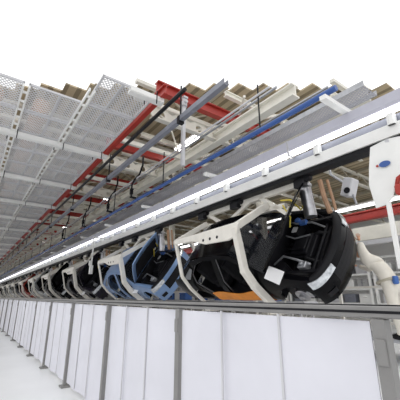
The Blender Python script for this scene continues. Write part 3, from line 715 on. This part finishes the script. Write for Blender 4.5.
# ------------------------------------------------------------------ worker
def skin_body(name, chain, m, parent, sub=2):
    """chain: list of (point, radius, parent index)"""
    me = bpy.data.meshes.new(name)
    me.from_pydata([c[0] for c in chain], [(c[2], i) for i, c in enumerate(chain) if c[2] is not None], [])
    o = bpy.data.objects.new(name, me); COL.objects.link(o)
    sk = o.modifiers.new('skin', 'SKIN')
    for i, c in enumerate(chain):
        r = c[1] if isinstance(c[1], tuple) else (c[1], c[1])
        me.skin_vertices[0].data[i].radius = r
    me.skin_vertices[0].data[0].use_root = True
    sb = o.modifiers.new('sub', 'SUBSURF'); sb.levels = sub; sb.render_levels = sub
    me.materials.append(m)
    bpy.context.view_layer.update()
    dg = bpy.context.evaluated_depsgraph_get()
    new = bpy.data.meshes.new_from_object(o.evaluated_get(dg))
    for p in new.polygons: p.use_smooth = True
    bpy.data.objects.remove(o)
    q = bpy.data.objects.new(name, new); COL.objects.link(q); q.parent = parent
    return q
ZW = .42
t = thing('work_platform', 'low grey platform under the worker behind the line', 'platform', (-3.6, 7.0, 0))
MB().box((0, 0, ZW - .03), (4.4, 1.2, .06)).build('deck_plate', M['galv'], t)
for sx in (-2.1, 2.1):
    for sy in (-.5, .5): MB().box((sx, sy, (ZW - .06) / 2), (.07, .07, ZW - .06)).build('leg', M['greypaint'], t)
t = thing('person', 'worker in cream coverall leaning into the black car nose, one arm raised', 'person', (-2.83, 6.55, ZW))
# coordinates local: -x towards the car, +x away from it
body = [((0, 0, .98), (.20, .17), None), ((-.05, 0, 1.16), (.18, .155), 0), ((-.17, 0, 1.34), (.20, .16), 1), ((-.28, .02, 1.46), (.16, .13), 2), ((-.40, .03, 1.53), .065, 3),
        ((.03, -.12, .86), .135, 0), ((.07, -.15, .50), .10, 5), ((.12, -.15, .12), .075, 6), ((.06, -.15, .06), (.055, .045), 7),
        ((.03, .12, .86), .135, 0), ((.03, .16, .50), .10, 9), ((.06, .16, .12), .075, 10), ((.0, .16, .06), (.055, .045), 11),
        ((-.27, -.19, 1.44), .125, 3), ((-.31, -.26, 1.62), .10, 13), ((-.33, -.24, 1.80), .062, 14),
        ((-.27, .20, 1.44), .09, 3), ((-.46, .26, 1.28), .065, 16), ((-.66, .20, 1.36), .045, 17)]
bd = skin_body('coverall', body, M['cover'], t)
head = MB()
def sph(c, r, n=14, m_=10):
    P = []; F = []
    for j in range(m_ + 1):
        th = math.pi * j / m_
        for i in range(n):
            ph = 2 * math.pi * i / n
            P.append((c[0] + r[0] * math.sin(th) * math.cos(ph), c[1] + r[1] * math.sin(th) * math.sin(ph), c[2] + r[2] * math.cos(th)))
    for j in range(m_):
        for i in range(n): F.append((j * n + i, j * n + (i + 1) % n, (j + 1) * n + (i + 1) % n, (j + 1) * n + i))
    return P, F
hc = (-.50, .04, 1.64)
head.poly(*sph(hc, (.10, .078, .12))); hx, hy, hz = hc
head.poly(*sph((hx - .03, hy, hz - .06), (.06, .058, .065)))
head.poly([(hx - .10, hy, hz + .02), (hx - .125, hy, hz - .025), (hx - .09, hy - .018, hz - .03), (hx - .09, hy + .018, hz - .03)], [(0, 1, 2), (0, 3, 1), (1, 3, 2), (0, 2, 3)])
for sy in (-1, 1): head.poly(*sph((hx + .015, hy + sy * .08, hz - .005), (.02, .012, .032), 8, 6))
hd_ = head.build('head', M['skin'], t, smooth=True)
for sy in (-1, 1): MB().poly(*sph((hx - .09, hy + sy * .032, hz + .02), (.010, .013, .009), 8, 6)).build('eye', M['black'], hd_)
MB().box((hx - .085, hy, hz - .068), (.012, .045, .010)).build('mouth', M['red'], hd_)
MB().poly(*sph((hx + .015, hy, hz + .05), (.108, .086, .085))).build('hair', M['hair'], t, smooth=True)
def hand(base, d, side, par):
    d = Vector(d).normalized(); s = Vector(side).normalized(); n = d.cross(s)
    B = Vector(base)
    ch = [(B, (.028, .024), None), (B + d * .05, (.036, .020), 0), (B + d * .085, (.036, .017), 1)]
    for k, (off, L) in enumerate(((-.030, .070), (-.010, .080), (.010, .075), (.030, .058))):
        i0 = len(ch)
        ch.append((B + d * .095 + s * off, .0095, 2))
        ch.append((B + d * (.095 + L * .5) + s * off * 1.1 + n * .008, .0085, i0)); ch.append((B + d * (.095 + L) + s * off * 1.15 + n * .028, .007, i0 + 1))
    i0 = len(ch)
    ch.append((B + d * .035 + s * -.045, .011, 1)); ch.append((B + d * .075 + s * -.068 + n * .012, .009, i0)); ch.append((B + d * .10 + s * -.072 + n * .024, .008, i0 + 1))
    return skin_body('hand', ch, M['skin'], par, 1)
hand((-.335, -.238, 1.82), (-.15, .05, 1), (1, .2, 0), t)
hand((-.68, .195, 1.37), (-1, -.2, .3), (0, 1, .3), t)
bl = MB().tube([(-.01 + .20 * math.cos(a), .20 * math.sin(a), 1.03 + .05 * math.cos(a)) for a in [2 * math.pi * k / 20 for k in range(21)]], .03, 8)
bl.build('belt', M['beige'], t, smooth=True)
MB().box((.17, -.15, 1.03), (.11, .09, .15), Matrix.Rotation(-.8, 3, 'Z')).build('pouch', M['bluebin'], t, bevel=.02)['label'] = 'blue pouch on the belt'
for sy, xx in ((-.15, .09), (.16, .03)):
    MB().poly(*sph((xx - .02, sy, .05), (.15, .06, .055))).build('shoe', M['black'], t, smooth=True)

# ------------------------------------------------------------------ near guard fence
YF = 1.3
t = thing('fence_top_rail', 'grey aluminium top rail of the guard fence in front', 'rail', (0, YF, E - .055))
MB().box((-13, 0, 0), (27.5, .045, .045)).build('profile', M['alu'], t, bevel=.004)
MB().box((-13, -.0, .024), (27.5, .03, .006)).box((-13, -.0225, .0), (27.5, .004, .01)).build('groove', M['dark'], t)
for k in range(16):
    X = -.62 - 1.42 * k
    o = MB().box((0, 0, 0), (.05, .05, E - .08)).box((0, 0, -(E - .08) / 2 + .01), (.14, .12, .02)).box((.0, -.028, .42), (.04, .012, .09)).build('fence_post', M['alu'], None, (X, YF, (E - .08) / 2), bevel=.003)
    tag(o, 'aluminium post of the guard fence, %s' % from_near(k), 'post', 'guard fence posts')
    def fold(u, v, k=k):
        x_ = X - .04 - 1.34 * u
        return (x_, YF + .012 * math.sin(u * 2 * math.pi * 2 + k) + .004 * math.sin(u * 19 + k * 2), .06 + (E - .15) * v)
    t = thing('guard_screen', 'white guard fence panel between two posts, %s' % from_near(k), 'panel', (0, 0, 0), 'guard fence panels')
    t.location = (X - .71, YF, 0)
    b = MB().grid(lambda u, v: tuple(Vector(fold(u, v)) - Vector((X - .71, YF, 0))), 24, 1)
    b.build('sheet', M['panel'], t, smooth=True, solid=.004)
    for u in (.33, .66): MB().box((.67 - 1.34 * u, -.018, E / 2), (.012, .008, E - .16)).build('seam', M['lightgrey'], t)
